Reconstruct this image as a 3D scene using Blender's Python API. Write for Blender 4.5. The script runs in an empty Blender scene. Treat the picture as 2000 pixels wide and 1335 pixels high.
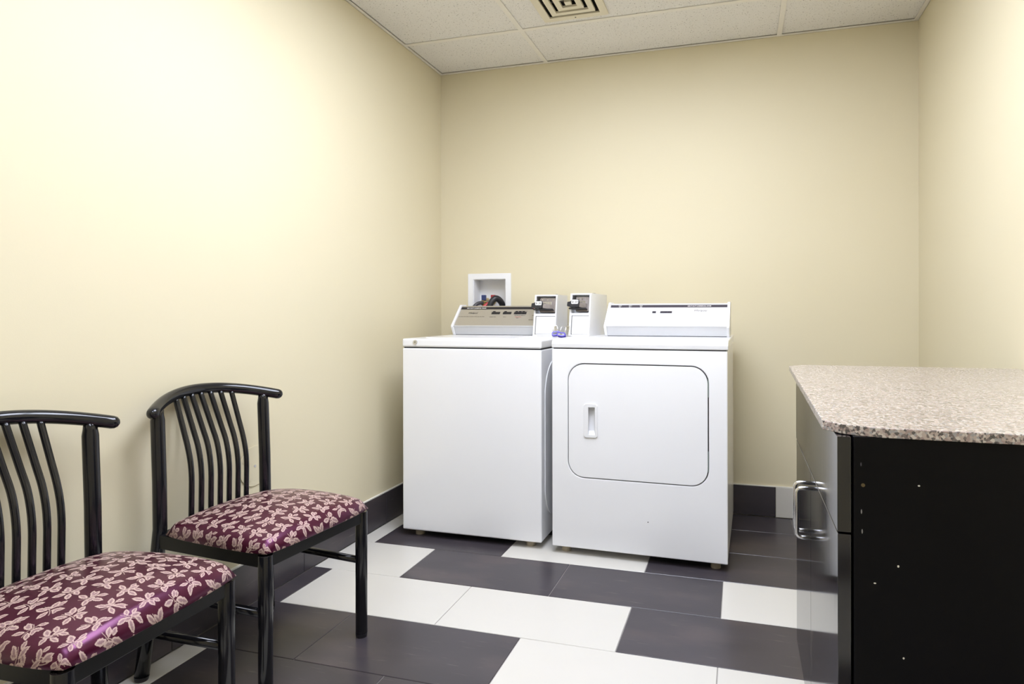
import bpy, bmesh, math, random
from mathutils import Vector, Matrix
random.seed(7)
scene = bpy.context.scene
COL = scene.collection
R = math.radians

# ------------------------------------------------------------------ camera
F, CX, CY = 1232.5, 1091.1, 608.4
YAW, ROLL = 0.2801, -0.0018
cd = bpy.data.cameras.new('camera')
cam = bpy.data.objects.new('camera', cd)
COL.objects.link(cam)
cd.sensor_width = 36.0
cd.lens = F * 36.0 / 2000.0
cd.shift_x = -(CX - 1000.0) / 2000.0
cd.shift_y = -(667.5 - CY) / 2000.0
cd.clip_start = 0.02
cam.matrix_world = (Matrix.Translation((1.6863, -3.3702, 1.0394)) @ Matrix.Rotation(YAW, 4, 'Z')
                    @ Matrix.Rotation(R(90), 4, 'X') @ Matrix.Rotation(ROLL, 4, 'Z'))
scene.camera = cam

# ------------------------------------------------------------------ world, exposure
wd = bpy.data.worlds.new('world')
scene.world = wd
wd.use_nodes = True
wd.node_tree.nodes['Background'].inputs[0].default_value = (0.9, 0.95, 1.0, 1)
wd.node_tree.nodes['Background'].inputs[1].default_value = 0.05
vs = scene.view_settings
vs.view_transform = 'Standard'
vs.look = 'None'
vs.gamma = 1.0
vs.use_curve_mapping = False
vs.exposure = 0.25
LAMP = (13.0, 13.5, 9.0)      # diffuser emission: two ceiling troffers, then the added rear fill light
LAMP_COL = (0.92, 0.985, 1.165)

# ------------------------------------------------------------------ room numbers
W, H = 2.506, 2.427          # room width, ceiling height
YF = -4.40                   # wall behind the camera
BBH, BBT = 0.1534, 0.010     # tile baseboard

# ================================================================== node helpers
class NT:
    def __init__(s, name):
        s.m = bpy.data.materials.new(name)
        s.m.use_nodes = True
        s.t = s.m.node_tree
        s.b = s.t.nodes['Principled BSDF']
    def n(s, typ, **kw):
        nd = s.t.nodes.new(typ)
        for k, v in kw.items():
            setattr(nd, k, v)
        return nd
    def link(s, a, b):
        s.t.links.new(a, b)
    def put(s, sock, v):
        if isinstance(v, bpy.types.NodeSocket):
            s.link(v, sock)
        else:
            sock.default_value = v
    def math(s, op, a, b=None, c=None, clamp=False):
        nd = s.n('ShaderNodeMath', operation=op, use_clamp=clamp)
        s.put(nd.inputs[0], a)
        if b is not None: s.put(nd.inputs[1], b)
        if c is not None: s.put(nd.inputs[2], c)
        return nd.outputs[0]
    def mix(s, f, a, b, blend='MIX'):
        nd = s.n('ShaderNodeMix', data_type='RGBA', blend_type=blend)
        s.put(nd.inputs[0], f)
        s.put(nd.inputs[6], a if isinstance(a, bpy.types.NodeSocket) else (*a, 1))
        s.put(nd.inputs[7], b if isinstance(b, bpy.types.NodeSocket) else (*b, 1))
        return nd.outputs[2]
    def ramp(s, f, stops, interp='LINEAR'):
        nd = s.n('ShaderNodeValToRGB')
        cr = nd.color_ramp
        cr.interpolation = interp
        cr.elements[0].position = stops[0][0]; cr.elements[0].color = (*stops[0][1], 1)
        cr.elements[1].position = stops[-1][0]; cr.elements[1].color = (*stops[-1][1], 1)
        for p, c in stops[1:-1]:
            cr.elements.new(p).color = (*c, 1)
        s.link(f, nd.inputs[0])
        return nd.outputs[0]
    def coord(s, which='Object', scale=(1, 1, 1), offset=None):
        tc = s.n('ShaderNodeTexCoord')
        mp = s.n('ShaderNodeMapping')
        mp.inputs['Scale'].default_value = scale
        s.link(tc.outputs[which], mp.inputs[0])
        if offset is not None:
            s.link(offset, mp.inputs['Location'])
        return mp.outputs[0]
    def noise(s, vec, scale, detail=3, rough=0.5, dist=0.0):
        nd = s.n('ShaderNodeTexNoise')
        s.link(vec, nd.inputs['Vector'])
        nd.inputs['Scale'].default_value = scale
        nd.inputs['Detail'].default_value = detail
        nd.inputs['Roughness'].default_value = rough
        nd.inputs['Distortion'].default_value = dist
        return nd.outputs[0]
    def voro(s, vec, scale, feature='F1', out='Distance'):
        nd = s.n('ShaderNodeTexVoronoi', feature=feature)
        s.link(vec, nd.inputs['Vector'])
        nd.inputs['Scale'].default_value = scale
        return nd.outputs[out]
    def bump(s, h, strength=0.2, dist=0.01):
        nd = s.n('ShaderNodeBump')
        nd.inputs['Strength'].default_value = strength
        nd.inputs['Distance'].default_value = dist
        s.link(h, nd.inputs['Height'])
        s.link(nd.outputs[0], s.b.inputs['Normal'])
    def set(s, **kw):
        for k, v in kw.items():
            s.put(s.b.inputs[k.replace('_', ' ')], v if not (isinstance(v, tuple) and len(v) == 3) else (*v, 1))
        return s

def plain(name, col, rough=0.5, metal=0.0, spec=0.5, coat=0.0, vary=0.04, scale=30.0):
    k = NT(name)
    v = k.coord('Object')
    nz = k.noise(v, scale, 3)
    lo = tuple(c * (1 - vary) for c in col)
    hi = tuple(min(1, c * (1 + vary)) for c in col)
    k.set(Base_Color=k.mix(nz, lo, hi), Roughness=rough, Metallic=metal)
    k.b.inputs['Specular IOR Level'].default_value = spec
    k.b.inputs['Coat Weight'].default_value = coat
    k.b.inputs['Coat Roughness'].default_value = 0.08
    return k.m

M = {}
# painted walls: straw yellow, faint roller texture
k = NT('wall_paint')
v = k.coord('Object')
big = k.noise(v, 1.3, 2)
c = k.mix(big, (0.700, 0.628, 0.438), (0.728, 0.660, 0.474))
k.set(Base_Color=c, Roughness=0.55)
k.b.inputs['Specular IOR Level'].default_value = 0.25
k.bump(k.noise(v, 260, 2), 0.06, 0.002)
M['wall'] = k.m

def tile_mat(name, stops, rough, veins):
    k = NT(name)
    oi = k.n('ShaderNodeObjectInfo')
    off = k.n('ShaderNodeCombineXYZ')
    r5 = k.math('MULTIPLY', oi.outputs['Random'], 37.0)
    k.link(r5, off.inputs[0]); k.link(r5, off.inputs[1]); off.inputs[2].default_value = 0.37
    v = k.coord('Object', (1, 2.2, 1), off.outputs[0])
    nz = k.noise(v, 3.0, 3, 0.5, 0.0)
    col = k.mix(nz, stops[0][1], stops[-1][1])
    if veins:
        cl = k.noise(v, 2.6, 4, 0.55, 0.0)
        col = k.mix(k.math('MULTIPLY', k.math('SUBTRACT', cl, 0.52, clamp=True), 2.6, clamp=True), col, veins)
        st = k.noise(k.coord('Object', (3, 26, 1), off.outputs[0]), 3.0, 3, 0.6)
        col = k.mix(k.math('MULTIPLY', k.math('SUBTRACT', st, 0.64, clamp=True), 4.0, clamp=True), col, (0.19, 0.16, 0.15))
    k.set(Base_Color=col, Roughness=rough + 0.06)
    k.b.inputs['Specular IOR Level'].default_value = 0.5
    return k.m
M['tile_dark'] = tile_mat('dark_slate_tile', [(0.25, (0.030, 0.026, 0.032)), (0.5, (0.046, 0.040, 0.047)), (0.75, (0.066, 0.056, 0.063))], 0.22, (0.105, 0.080, 0.078))
M['tile_cream'] = tile_mat('cream_tile', [(0.2, (0.615, 0.59, 0.535)), (0.5, (0.63, 0.605, 0.55)), (0.8, (0.645, 0.62, 0.57))], 0.20, None)
M['grout'] = plain('grey_grout', (0.30, 0.28, 0.26), 0.85, vary=0.15, scale=80)
M['caulk'] = plain('white_caulk', (0.78, 0.75, 0.68), 0.6)
# ceiling
k = NT('ceiling_tile_mineral')
v = k.coord('Object')
fl = k.noise(v, 330, 2, 0.6)
spk = k.ramp(k.noise(v, 150, 2, 0.55), [(0.30, (0, 0, 0)), (0.37, (1, 1, 1))])
c = k.mix(fl, (0.74, 0.715, 0.67), (0.87, 0.85, 0.81))
c = k.mix(spk, (0.33, 0.30, 0.26), c)
k.set(Base_Color=c, Roughness=0.95)
k.b.inputs['Specular IOR Level'].default_value = 0.1
k.bump(k.noise(v, 170, 3, 0.6), 0.45, 0.004)
M['ceil'] = k.m
M['tbar'] = plain('grid_bar_enamel', (0.82, 0.785, 0.71), 0.5, vary=0.03, scale=6)
M['vent'] = plain('vent_cream_enamel', (0.76, 0.70, 0.55), 0.5, vary=0.07, scale=9)
M['duct_dark'] = plain('duct_dark', (0.05, 0.042, 0.035), 0.8)
# appliances
M['enamel'] = plain('white_enamel', (0.885, 0.885, 0.895), 0.22, spec=0.5, coat=0.3, vary=0.01, scale=3)
M['enamel_side'] = M['enamel']
M['plastic_white'] = plain('white_plastic', (0.82, 0.82, 0.83), 0.35, vary=0.01)
M['brushed'] = plain('brushed_aluminium', (0.50, 0.465, 0.40), 0.38, metal=0.55, vary=0.03, scale=120)
M['alu_light'] = plain('pale_aluminium', (0.60, 0.60, 0.60), 0.35, metal=0.3, vary=0.02)
M['coin_white'] = plain('coin_box_white', (0.80, 0.80, 0.81), 0.3, vary=0.01)
M['black_plastic'] = plain('black_plastic', (0.018, 0.017, 0.02), 0.35)
M['strip_black'] = plain('black_strip', (0.020, 0.018, 0.022), 0.3)
M['strip_violet'] = plain('charcoal_strip', (0.055, 0.048, 0.062), 0.3)
M['seam_dark'] = plain('dark_gap', (0.02, 0.02, 0.022), 0.8)
M['chrome'] = plain('satin_chrome', (0.72, 0.72, 0.74), 0.18, metal=1.0, vary=0.02)
M['steel_mech'] = plain('coin_mech_steel', (0.30, 0.265, 0.25), 0.38, metal=0.5, vary=0.25, scale=60)
M['ink_dark'] = plain('printed_ink', (0.09, 0.075, 0.06), 0.5)
M['ink_grey'] = plain('printed_grey_ink', (0.48, 0.47, 0.47), 0.5)
M['ink_white'] = plain('printed_white_ink', (0.82, 0.80, 0.77), 0.5)
M['ink_red'] = plain('printed_red_ink', (0.55, 0.06, 0.05), 0.5)
M['paper'] = plain('white_label', (0.85, 0.84, 0.82), 0.5)
M['foot'] = plain('beige_rubber_foot', (0.42, 0.36, 0.27), 0.6)
M['hinge'] = plain('grey_green_hinge', (0.22, 0.27, 0.25), 0.4, metal=0.4)
M['padlock_rim'] = plain('violet_vinyl', (0.10, 0.075, 0.48), 0.4)
M['padlock_body'] = plain('laminated_steel', (0.45, 0.44, 0.46), 0.35, metal=0.6)
M['padlock_dark'] = plain('dark_lock_face', (0.06, 0.055, 0.075), 0.4)
M['lamp_metal'] = plain('white_lamp_frame', (0.8, 0.8, 0.78), 0.4)
# hoses
M['rubber'] = plain('black_rubber', (0.022, 0.021, 0.024), 0.35)
M['rubber_grey'] = plain('dark_grey_rubber', (0.07, 0.068, 0.075), 0.4)
M['rubber_red'] = plain('red_rubber', (0.52, 0.03, 0.04), 0.35)
M['blue_handle'] = plain('blue_valve_plastic', (0.03, 0.05, 0.16), 0.4)
M['red_handle'] = plain('red_valve_plastic', (0.36, 0.02, 0.03), 0.4)
M['brass'] = plain('brass', (0.55, 0.42, 0.16), 0.3, metal=1.0)
M['old_brass'] = plain('tarnished_brass', (0.16, 0.12, 0.06), 0.5, metal=0.6)
# chair
M['lacquer'] = plain('black_lacquer', (0.008, 0.008, 0.010), 0.13, spec=0.5, vary=0.1)
M['lacquer_matte'] = plain('black_painted_frame', (0.006, 0.006, 0.007), 0.32, spec=0.3, vary=0.1)
# counter and cabinet
k = NT('granite_laminate')
v = k.coord('Object')
c1 = k.voro(v, 270, out='Color')
bw = k.n('ShaderNodeSeparateColor'); k.link(c1, bw.inputs[0])
col = k.ramp(bw.outputs[0], [(0.0, (0.022, 0.019, 0.022)), (0.13, (0.12, 0.09, 0.09)), (0.27, (0.34, 0.25, 0.23)), (0.50, (0.48, 0.385, 0.345)), (0.72, (0.64, 0.58, 0.53)), (0.88, (0.34, 0.33, 0.34))], 'CONSTANT')
fine = k.noise(v, 500, 2)
col = k.mix(k.math('MULTIPLY', fine, 0.25), col, (0.66, 0.60, 0.57))
k.set(Base_Color=col, Roughness=0.24)
k.b.inputs['Specular IOR Level'].default_value = 0.8
k.b.inputs['Coat Weight'].default_value = 0.5
k.b.inputs['Coat Roughness'].default_value = 0.15
M['granite'] = k.m
k = NT('black_gloss_laminate')
v = k.coord('Object', (1, 6, 0.5))
k.set(Base_Color=(0.010, 0.0095, 0.012), Roughness=k.math('ADD', k.math('MULTIPLY', k.noise(v, 9, 3), 0.05), 0.07))
k.b.inputs['Specular IOR Level'].default_value = 0.75
M['black_gloss'] = k.m
# side panel: flat black laminate with worn-through chips and a drilled hole
k = NT('black_side_laminate')
tc = k.n('ShaderNodeTexCoord')
col = (0.0095, 0.0095, 0.011)
base = k.mix(k.noise(tc.outputs['Object'], 5, 4), (0.0035, 0.0035, 0.004), (0.006, 0.0055, 0.007))
CHIPS = []          # (x, z, radius_x, radius_z, colour) filled in below, in cabinet coordinates
k_side = k; side_base = base; side_tc = tc
M['black_side'] = k.m

# ---------- burgundy satin with woven leaf sprigs (UV in metres)
def leaf_fabric():
    k = NT('burgundy_leaf_satin')
    uv = k.n('ShaderNodeUVMap'); uv.uv_map = 'cloth'
    sep = k.n('ShaderNodeSeparateXYZ'); k.link(uv.outputs[0], sep.inputs[0])
    CELL = 0.053
    warp = k.n('ShaderNodeTexNoise'); k.link(uv.outputs[0], warp.inputs['Vector'])
    warp.inputs['Scale'].default_value = 420; warp.inputs['Detail'].default_value = 1
    wob = k.math('SUBTRACT', warp.outputs[0], 0.5)
    masks, inner = [], []
    def layer(ox, oy, leaves, stems, seed):
        y = k.math('DIVIDE', k.math('ADD', sep.outputs[1], oy), CELL)
        row = k.math('FLOOR', y)
        x = k.math('ADD', k.math('DIVIDE', k.math('ADD', sep.outputs[0], ox), CELL), k.math('MULTIPLY', row, 0.37))
        colm = k.math('FLOOR', x)
        cv = k.n('ShaderNodeCombineXYZ'); k.link(colm, cv.inputs[0]); k.link(row, cv.inputs[1]); cv.inputs[2].default_value = seed
        wn = k.n('ShaderNodeTexWhiteNoise', noise_dimensions='3D'); k.link(cv.outputs[0], wn.inputs['Vector'])
        ang = k.math('MULTIPLY', wn.outputs['Value'], 6.283)
        fx = k.math('SUBTRACT', k.math('SUBTRACT', x, colm), 0.5)
        fy = k.math('SUBTRACT', k.math('SUBTRACT', y, row), 0.5)
        ca, sa = k.math('COSINE', ang), k.math('SINE', ang)
        px = k.math('SUBTRACT', k.math('MULTIPLY', fx, ca), k.math('MULTIPLY', fy, sa))
        py = k.math('ADD', k.math('MULTIPLY', fx, sa), k.math('MULTIPLY', fy, ca))
        for (cx, cy, a, ln, wdt) in leaves:
            c_, s_ = math.cos(a), math.sin(a)
            u = k.math('ADD', k.math('MULTIPLY', k.math('SUBTRACT', px, cx), c_), k.math('MULTIPLY', k.math('SUBTRACT', py, cy), s_))
            w = k.math('SUBTRACT', k.math('MULTIPLY', k.math('SUBTRACT', py, cy), c_), k.math('MULTIPLY', k.math('SUBTRACT', px, cx), s_))
            un = k.math('DIVIDE', u, ln)
            prof = k.math('MULTIPLY', k.math('SUBTRACT', 1.0, k.math('MULTIPLY', un, un)), wdt)
            aw = k.math('ADD', k.math('ABSOLUTE', w), k.math('MULTIPLY', wob, 0.085))
            d = k.math('DIVIDE', k.math('SUBTRACT', prof, aw), wdt)      # 0 at the edge, 1 on the midrib
            masks.append(k.math('MULTIPLY', d, 9.0, clamp=True))
            inner.append(k.math('MULTIPLY', k.math('SUBTRACT', d, 0.48), 5.0, clamp=True))
        for (cx, cy, rad, half) in stems:
            dx, dy = k.math('SUBTRACT', px, cx), k.math('SUBTRACT', py, cy)
            rr = k.math('SQRT', k.math('ADD', k.math('MULTIPLY', dx, dx), k.math('MULTIPLY', dy, dy)))
            d = k.math('SUBTRACT', 0.022, k.math('ABSOLUTE', k.math('SUBTRACT', rr, rad)))
            m = k.math('MULTIPLY', k.math('MULTIPLY', d, 70.0, clamp=True), k.math('LESS_THAN', k.math('ABSOLUTE', py), half))
            m = k.math('MULTIPLY', m, k.math('LESS_THAN', k.math('ABSOLUTE', px), 0.12))
            masks.append(k.math('MULTIPLY', m, 0.75))
    layer(0.0, 0.0, [(-0.20, 0.22, 2.2, 0.23, 0.115), (0.22, 0.20, 0.75, 0.24, 0.12), (-0.23, -0.15, 3.6, 0.22, 0.115), (0.22, -0.17, -0.5, 0.23, 0.11)],
          [(-0.75, 0.0, 0.75, 0.34)], 1.0)
    layer(0.031, 0.043, [(0.0, 0.24, 1.5, 0.19, 0.105), (-0.24, -0.06, 3.0, 0.17, 0.095), (0.20, -0.14, -0.8, 0.20, 0.10)],
          [(0.62, 0.0, 0.60, 0.22)], 5.0)
    def mx(l):
        o = l[0]
        for q in l[1:]:
            o = k.math('MAXIMUM', o, q)
        return o
    mask, core = mx(masks), mx(inner)
    hatch = k.n('ShaderNodeTexNoise'); k.link(uv.outputs[0], hatch.inputs['Vector'])
    hatch.inputs['Scale'].default_value = 900; hatch.inputs['Detail'].default_value = 1
    lf = k.mix(hatch.outputs[0], (0.34, 0.23, 0.19), (0.66, 0.52, 0.44))
    lf = k.mix(k.math('MULTIPLY', core, 0.9), lf, k.mix(hatch.outputs[0], (0.13, 0.06, 0.07), (0.36, 0.25, 0.24)))
    base = k.mix(hatch.outputs[0], (0.030, 0.0020, 0.0085), (0.052, 0.004, 0.016))
    k.set(Base_Color=k.mix(mask, base, lf), Metallic=k.math('MULTIPLY', k.math('SUBTRACT', 1.0, mask), 0.0))
    k.set(Roughness=k.math('ADD', k.math('MULTIPLY', mask, 0.3), 0.29))
    k.b.inputs['Specular IOR Level'].default_value = 0.75
    k.b.inputs['Specular Tint'].default_value = (1.0, 0.42, 0.80, 1)
    k.b.inputs['Sheen Weight'].default_value = 0.0
    k.b.inputs['Sheen Roughness'].default_value = 0.35
    k.b.inputs['Sheen Tint'].default_value = (0.75, 0.25, 0.5, 1)
    k.bump(mask, 0.25, 0.0008)
    return k.m
M['leaf'] = leaf_fabric()

for li, name in enumerate(('lamp_diffuser', 'lamp_diffuser_middle', 'fill_diffuser_rear')):
  k = NT(name)
  k.set(Base_Color=(0.9, 0.9, 0.88), Roughness=0.5)
  nz = k.noise(k.coord('Object'), 40, 2)
  k.link(k.mix(nz, tuple(0.98 * c for c in LAMP_COL), LAMP_COL), k.b.inputs['Emission Color'])
  k.b.inputs['Emission Strength'].default_value = LAMP[li]
  M['diffuser%d' % li] = k.m

# ================================================================== mesh helpers
def tag(o, label=None, cat=None, group=None, kind=None):
    if label: o['label'] = label
    if cat: o['category'] = cat
    if group: o['group'] = group
    if kind: o['kind'] = kind
    return o

def obj(name, bm, mat, parent=None, smooth=False, bevel=0.0, loc=None, seg=2, recalc=True):
    me = bpy.data.meshes.new(name)
    if recalc:
        bmesh.ops.recalc_face_normals(bm, faces=bm.faces)
    bm.to_mesh(me); bm.free()
    me.materials.append(mat if not isinstance(mat, str) else M[mat])
    if smooth:
        for p in me.polygons: p.use_smooth = True
    o = bpy.data.objects.new(name, me)
    COL.objects.link(o)
    if parent: o.parent = parent
    if loc: o.location = loc
    if bevel:
        b = o.modifiers.new('bevel', 'BEVEL')
        b.width = bevel; b.segments = seg; b.limit_method = 'ANGLE'; b.angle_limit = R(35)
    return o

def empty(name, loc, rz=0.0, **kw):
    o = bpy.data.objects.new(name, None)
    o.empty_display_size = 0.1
    COL.objects.link(o)
    o.location = loc; o.rotation_euler = (0, 0, rz)
    tag(o, **kw)
    return o

def NB(): return bmesh.new()

def box(bm, x0, x1, y0, y1, z0, z1, mat=None):
    vs = [bm.verts.new(p) for p in [(x0, y0, z0), (x1, y0, z0), (x1, y1, z0), (x0, y1, z0), (x0, y0, z1), (x1, y0, z1), (x1, y1, z1), (x0, y1, z1)]]
    if mat is not None:
        for q in vs: q.co = mat @ q.co
    for f in [(0, 3, 2, 1), (4, 5, 6, 7), (0, 1, 5, 4), (1, 2, 6, 5), (2, 3, 7, 6), (3, 0, 4, 7)]:
        bm.faces.new([vs[i] for i in f])
    return bm

def tube(bm, pts, r, seg=12, rounded=False, closed=False, flat=1.0):
    pts = [Vector(p) for p in pts]
    n = len(pts)
    rad = r if isinstance(r, (list, tuple)) else [r] * n
    def tang(i):
        if closed: return (pts[(i + 1) % n] - pts[i - 1]).normalized()
        return (pts[min(i + 1, n - 1)] - pts[max(i - 1, 0)]).normalized()
    t0 = tang(0)
    up = Vector((0, 0, 1)) if abs(t0.z) < 0.9 else Vector((1, 0, 0))
    nrm = (up - t0 * up.dot(t0)).normalized()
    rings = []
    def ring(c, t, nr, rr):
        b = t.cross(nr)
        return [bm.verts.new(c + (nr * math.cos(2 * math.pi * i / seg) + b * math.sin(2 * math.pi * i / seg) * flat) * rr) for i in range(seg)]
    fr = []
    for i in range(n):
        t = tang(i)
        nrm = (nrm - t * nrm.dot(t)).normalized()
        fr.append((pts[i], t, nrm.copy(), rad[i]))
    if rounded and not closed:
        c, t, nr, rr = fr[0]
        for a in (80, 55, 28):
            rings.append(ring(c - t * rr * math.sin(R(a)), t, nr, rr * math.cos(R(a))))
    for q in fr: rings.append(ring(*q))
    if rounded and not closed:
        c, t, nr, rr = fr[-1]
        for a in (28, 55, 80):
            rings.append(ring(c + t * rr * math.sin(R(a)), t, nr, rr * math.cos(R(a))))
    m = len(rings)
    for i in range(m if closed else m - 1):
        a, b = rings[i], rings[(i + 1) % m]
        for j in range(seg):
            bm.faces.new([a[j], a[(j + 1) % seg], b[(j + 1) % seg], b[j]])
    if not closed:
        bm.faces.new(rings[0][::-1]); bm.faces.new(rings[-1])
    return bm

def cyl(bm, p0, p1, r, seg=20, r1=None):
    return tube(bm, [p0, p1], [r, r if r1 is None else r1], seg)

def rrect(x0, x1, y0, y1, r, seg=8):
    out = []
    for (cx, cy, a0) in [(x1 - r, y1 - r, 0), (x0 + r, y1 - r, 90), (x0 + r, y0 + r, 180), (x1 - r, y0 + r, 270)]:
        for i in range(seg + 1):
            a = R(a0 + 90 * i / seg)
            out.append((cx + r * math.cos(a), cy + r * math.sin(a)))
    return out

def rect(x0, x1, y0, y1): return [(x1, y1), (x0, y1), (x0, y0), (x1, y0)]

def plate(bm, outer, holes, place, w0, w1):
    """flat plate in (u, v) with holes, from w0 (front) to w1; place(u, v, w) -> xyz"""
    edges, loops = [], []
    for lp in [outer] + list(holes):
        vs = [bm.verts.new((u, v, 0)) for u, v in lp]
        loops.append(vs)
        edges += [bm.edges.new((vs[i], vs[(i + 1) % len(vs)])) for i in range(len(vs))]
    fr = [g for g in bmesh.ops.triangle_fill(bm, edges=edges, use_beauty=True)['geom'] if isinstance(g, bmesh.types.BMFace)]
    uv = {}
    for vs in loops:
        for q in vs: uv[q] = (q.co.x, q.co.y)
    back = {q: bm.verts.new(place(uv[q][0], uv[q][1], w1)) for q in uv}
    for f in fr:
        bm.faces.new([back[q] for q in reversed(f.verts)])
    for vs in loops:
        n = len(vs)
        for i in range(n):
            bm.faces.new([vs[i], vs[(i + 1) % n], back[vs[(i + 1) % n]], back[vs[i]]])
    for q, (u, v) in uv.items(): q.co = Vector(place(u, v, w0))
    return bm

def prism(bm, prof, x0, x1, place=None):
    """profile in (y, z) extruded along x"""
    place = place or (lambda x, y, z: (x, y, z))
    a = [bm.verts.new(place(x0, y, z)) for y, z in prof]
    b = [bm.verts.new(place(x1, y, z)) for y, z in prof]
    n = len(prof)
    bm.faces.new(a); bm.faces.new(b[::-1])
    for i in range(n):
        bm.faces.new([a[i], a[(i + 1) % n], b[(i + 1) % n], b[i]])
    return bm

def textmesh(name, s, size, mat, parent, mtx, shear=0.0, depth=0.0003, align='LEFT', sx=1.0, bold=0.0):
    cu = bpy.data.curves.new(name, 'FONT')
    cu.body = s; cu.size = size; cu.shear = shear; cu.extrude = depth; cu.align_x = align; cu.offset = bold
    cu.resolution_u = 3
    t = bpy.data.objects.new(name + '_curve', cu)
    COL.objects.link(t)
    dg = bpy.context.evaluated_depsgraph_get()
    me = bpy.data.meshes.new_from_object(t.evaluated_get(dg))
    bpy.data.objects.remove(t); bpy.data.curves.remove(cu)
    me.name = name
    me.transform(Matrix.Diagonal((sx, 1, 1, 1)))
    me.transform(mtx)
    me.materials.clear(); me.materials.append(M[mat])
    o = bpy.data.objects.new(name, me)
    COL.objects.link(o); o.parent = parent
    return o

def frame(origin, u, v):
    """matrix whose x = u, y = v, z = u x v"""
    u = Vector(u).normalized(); v = Vector(v); v = (v - u * v.dot(u)).normalized(); w = u.cross(v)
    m = Matrix((u, v, w)).transposed().to_4x4()
    m.translation = Vector(origin)
    return m

# ================================================================== THE ROOM
# floor: grout bed with every porcelain tile on it
fl = obj('floor', box(NB(), -0.02, W + 0.02, YF - 0.02, 0.02, -0.06, -0.0025), 'grout')
tag(fl, 'dark slate and cream rectangular porcelain tiles laid in offset rows', None, None, 'structure')
ROWS = [-BBT + 0.002]
y = -0.2487
while y > YF:
    ROWS.append(y); y -= 0.3050
ROWS.append(YF)
PIT = 0.6115
D, C = 'tile_dark', 'tile_cream'
# joint offsets alternate; colours as photographed, the hidden rest in the same mix
PAT = {0: [D, D, C, D, D], 1: [C, D, D, D, D], 2: [C, D, C, D, D, D], 3: [C, D, D, C, D], 4: [D, C, C, D, D, D], 5: [D, D, C, C, D],
       6: [C, D, D, D, C, D], 7: [D, C, C, D, D], 8: [D, D, D, C, C, D], 9: [C, C, D, D, D], 10: [D, D, C, C, D, D], 11: [D, D, D, C, C],
       12: [C, D, D, D, C, D], 13: [D, C, C, D, D], 14: [D, D, D, C, C, D]}
def tile_bm(lx, ly, th=0.009):
    bm = NB()
    b = 0.0012
    # a slab with a small chamfer round its top
    lo = [(0, 0), (lx, 0), (lx, ly), (0, ly)]
    v0 = [bm.verts.new((x, y, -th)) for x, y in lo]
    v1 = [bm.verts.new((x, y, -b)) for x, y in lo]
    v2 = [bm.verts.new((min(max(x, b), lx - b), min(max(y, b), ly - b), 0)) for x, y in lo]
    for a, c in ((v0, v1), (v1, v2)):
        for i in range(4):
            bm.faces.new([a[i], a[(i + 1) % 4], c[(i + 1) % 4], c[i]])
    bm.faces.new(v2); bm.faces.new(v0[::-1])
    return bm
mesh_cache = {}
def add_tile(name, parent, mat, x0, y0, lx, ly, rot=None, loc=None):
    key = (round(lx, 4), round(ly, 4), mat)
    if key not in mesh_cache:
        o = obj(name, tile_bm(lx, ly), mat, parent)
        mesh_cache[key] = o.data
    else:
        o = bpy.data.objects.new(name, mesh_cache[key]); COL.objects.link(o); o.parent = parent
    o.location = loc or (x0, y0, 0)
    if rot: o.rotation_euler = rot
    return o
for r in range(len(ROWS) - 1):
    ya, yb = ROWS[r + 1], ROWS[r]
    x0 = 0.0945 if r % 2 == 0 else 0.3985
    xs = [BBT] + [x0 + i * PIT for i in range(6) if x0 + i * PIT < W - 0.05] + [W - BBT]
    pat = PAT[min(r, 14)]
    for i in range(len(xs) - 1):
        g = 0.0012
        add_tile('floor_tile', fl, pat[i % len(pat)], xs[i] + g, ya + g, xs[i + 1] - xs[i] - 2 * g, yb - ya - 2 * g)

# walls
OB = (0.205, 0.405, 1.00, 1.228)      # opening for the washer outlet box in the back wall
bm = NB()
plate(bm, rect(-0.12, W + 0.12, -0.06, H + 0.15), [rect(*OB)], lambda u, v, w: (u, w, v), 0.0, 0.12)
wb = tag(obj('wall_back', bm, 'wall'), 'straw yellow painted back wall behind the laundry machines', None, None, 'structure')
wl = tag(obj('wall_left', box(NB(), -0.12, 0, YF - 0.12, 0, -0.06, H + 0.15), 'wall'), 'straw yellow painted wall behind the two chairs', None, None, 'structure')
wr = tag(obj('wall_right', box(NB(), W, W + 0.12, YF - 0.12, 0, -0.06, H + 0.15), 'wall'), 'straw yellow painted wall beside the counter', None, None, 'structure')
wf = tag(obj('wall_front', box(NB(), 0, W, YF - 0.12, YF, -0.06, H + 0.15), 'wall'), 'straw yellow painted wall facing the machines', None, None, 'structure')

# tile baseboards with a caulk line on top
def baseboard(name, label, runs, place_rot, top):
    root = empty(name, (0, 0, 0), label=label, kind='structure')
    for (mat, a, b) in runs:
        loc, rot = place_rot(a, b)
        add_tile('baseboard_tile', root, mat, 0, 0, abs(b - a) - 0.002, BBH - 0.003, rot, loc)
    obj('caulk_line', top(NB()), 'caulk', root)
    return root
baseboard('baseboard_left', 'dark slate tile baseboard along the wall behind the chairs',
          [(D, a, a - 0.6115) for a in [-0.004 - 0.6115 * i for i in range(8)] if a > YF + 0.1 and a - 0.6115 > YF - 0.5],
          lambda a, b: ((BBT, b + 0.001, 0.002), (R(90), 0, R(90))),
          lambda bm: box(bm, 0, BBT - 0.001, YF, 0, BBH - 0.001, BBH + 0.0035))
baseboard('baseboard_back', 'tile baseboard of dark and cream pieces under the back wall',
          [(D, 0.012, 0.63), (C, 0.63, 1.245), (D, 1.245, 1.857), (C, 1.857, 2.27), (D, 2.27, W - BBT)],
          lambda a, b: ((a + 0.001, -BBT, 0.002), (R(90), 0, 0)),
          lambda bm: box(bm, BBT, W - BBT, -BBT + 0.001, 0, BBH - 0.001, BBH + 0.0035))
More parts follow.
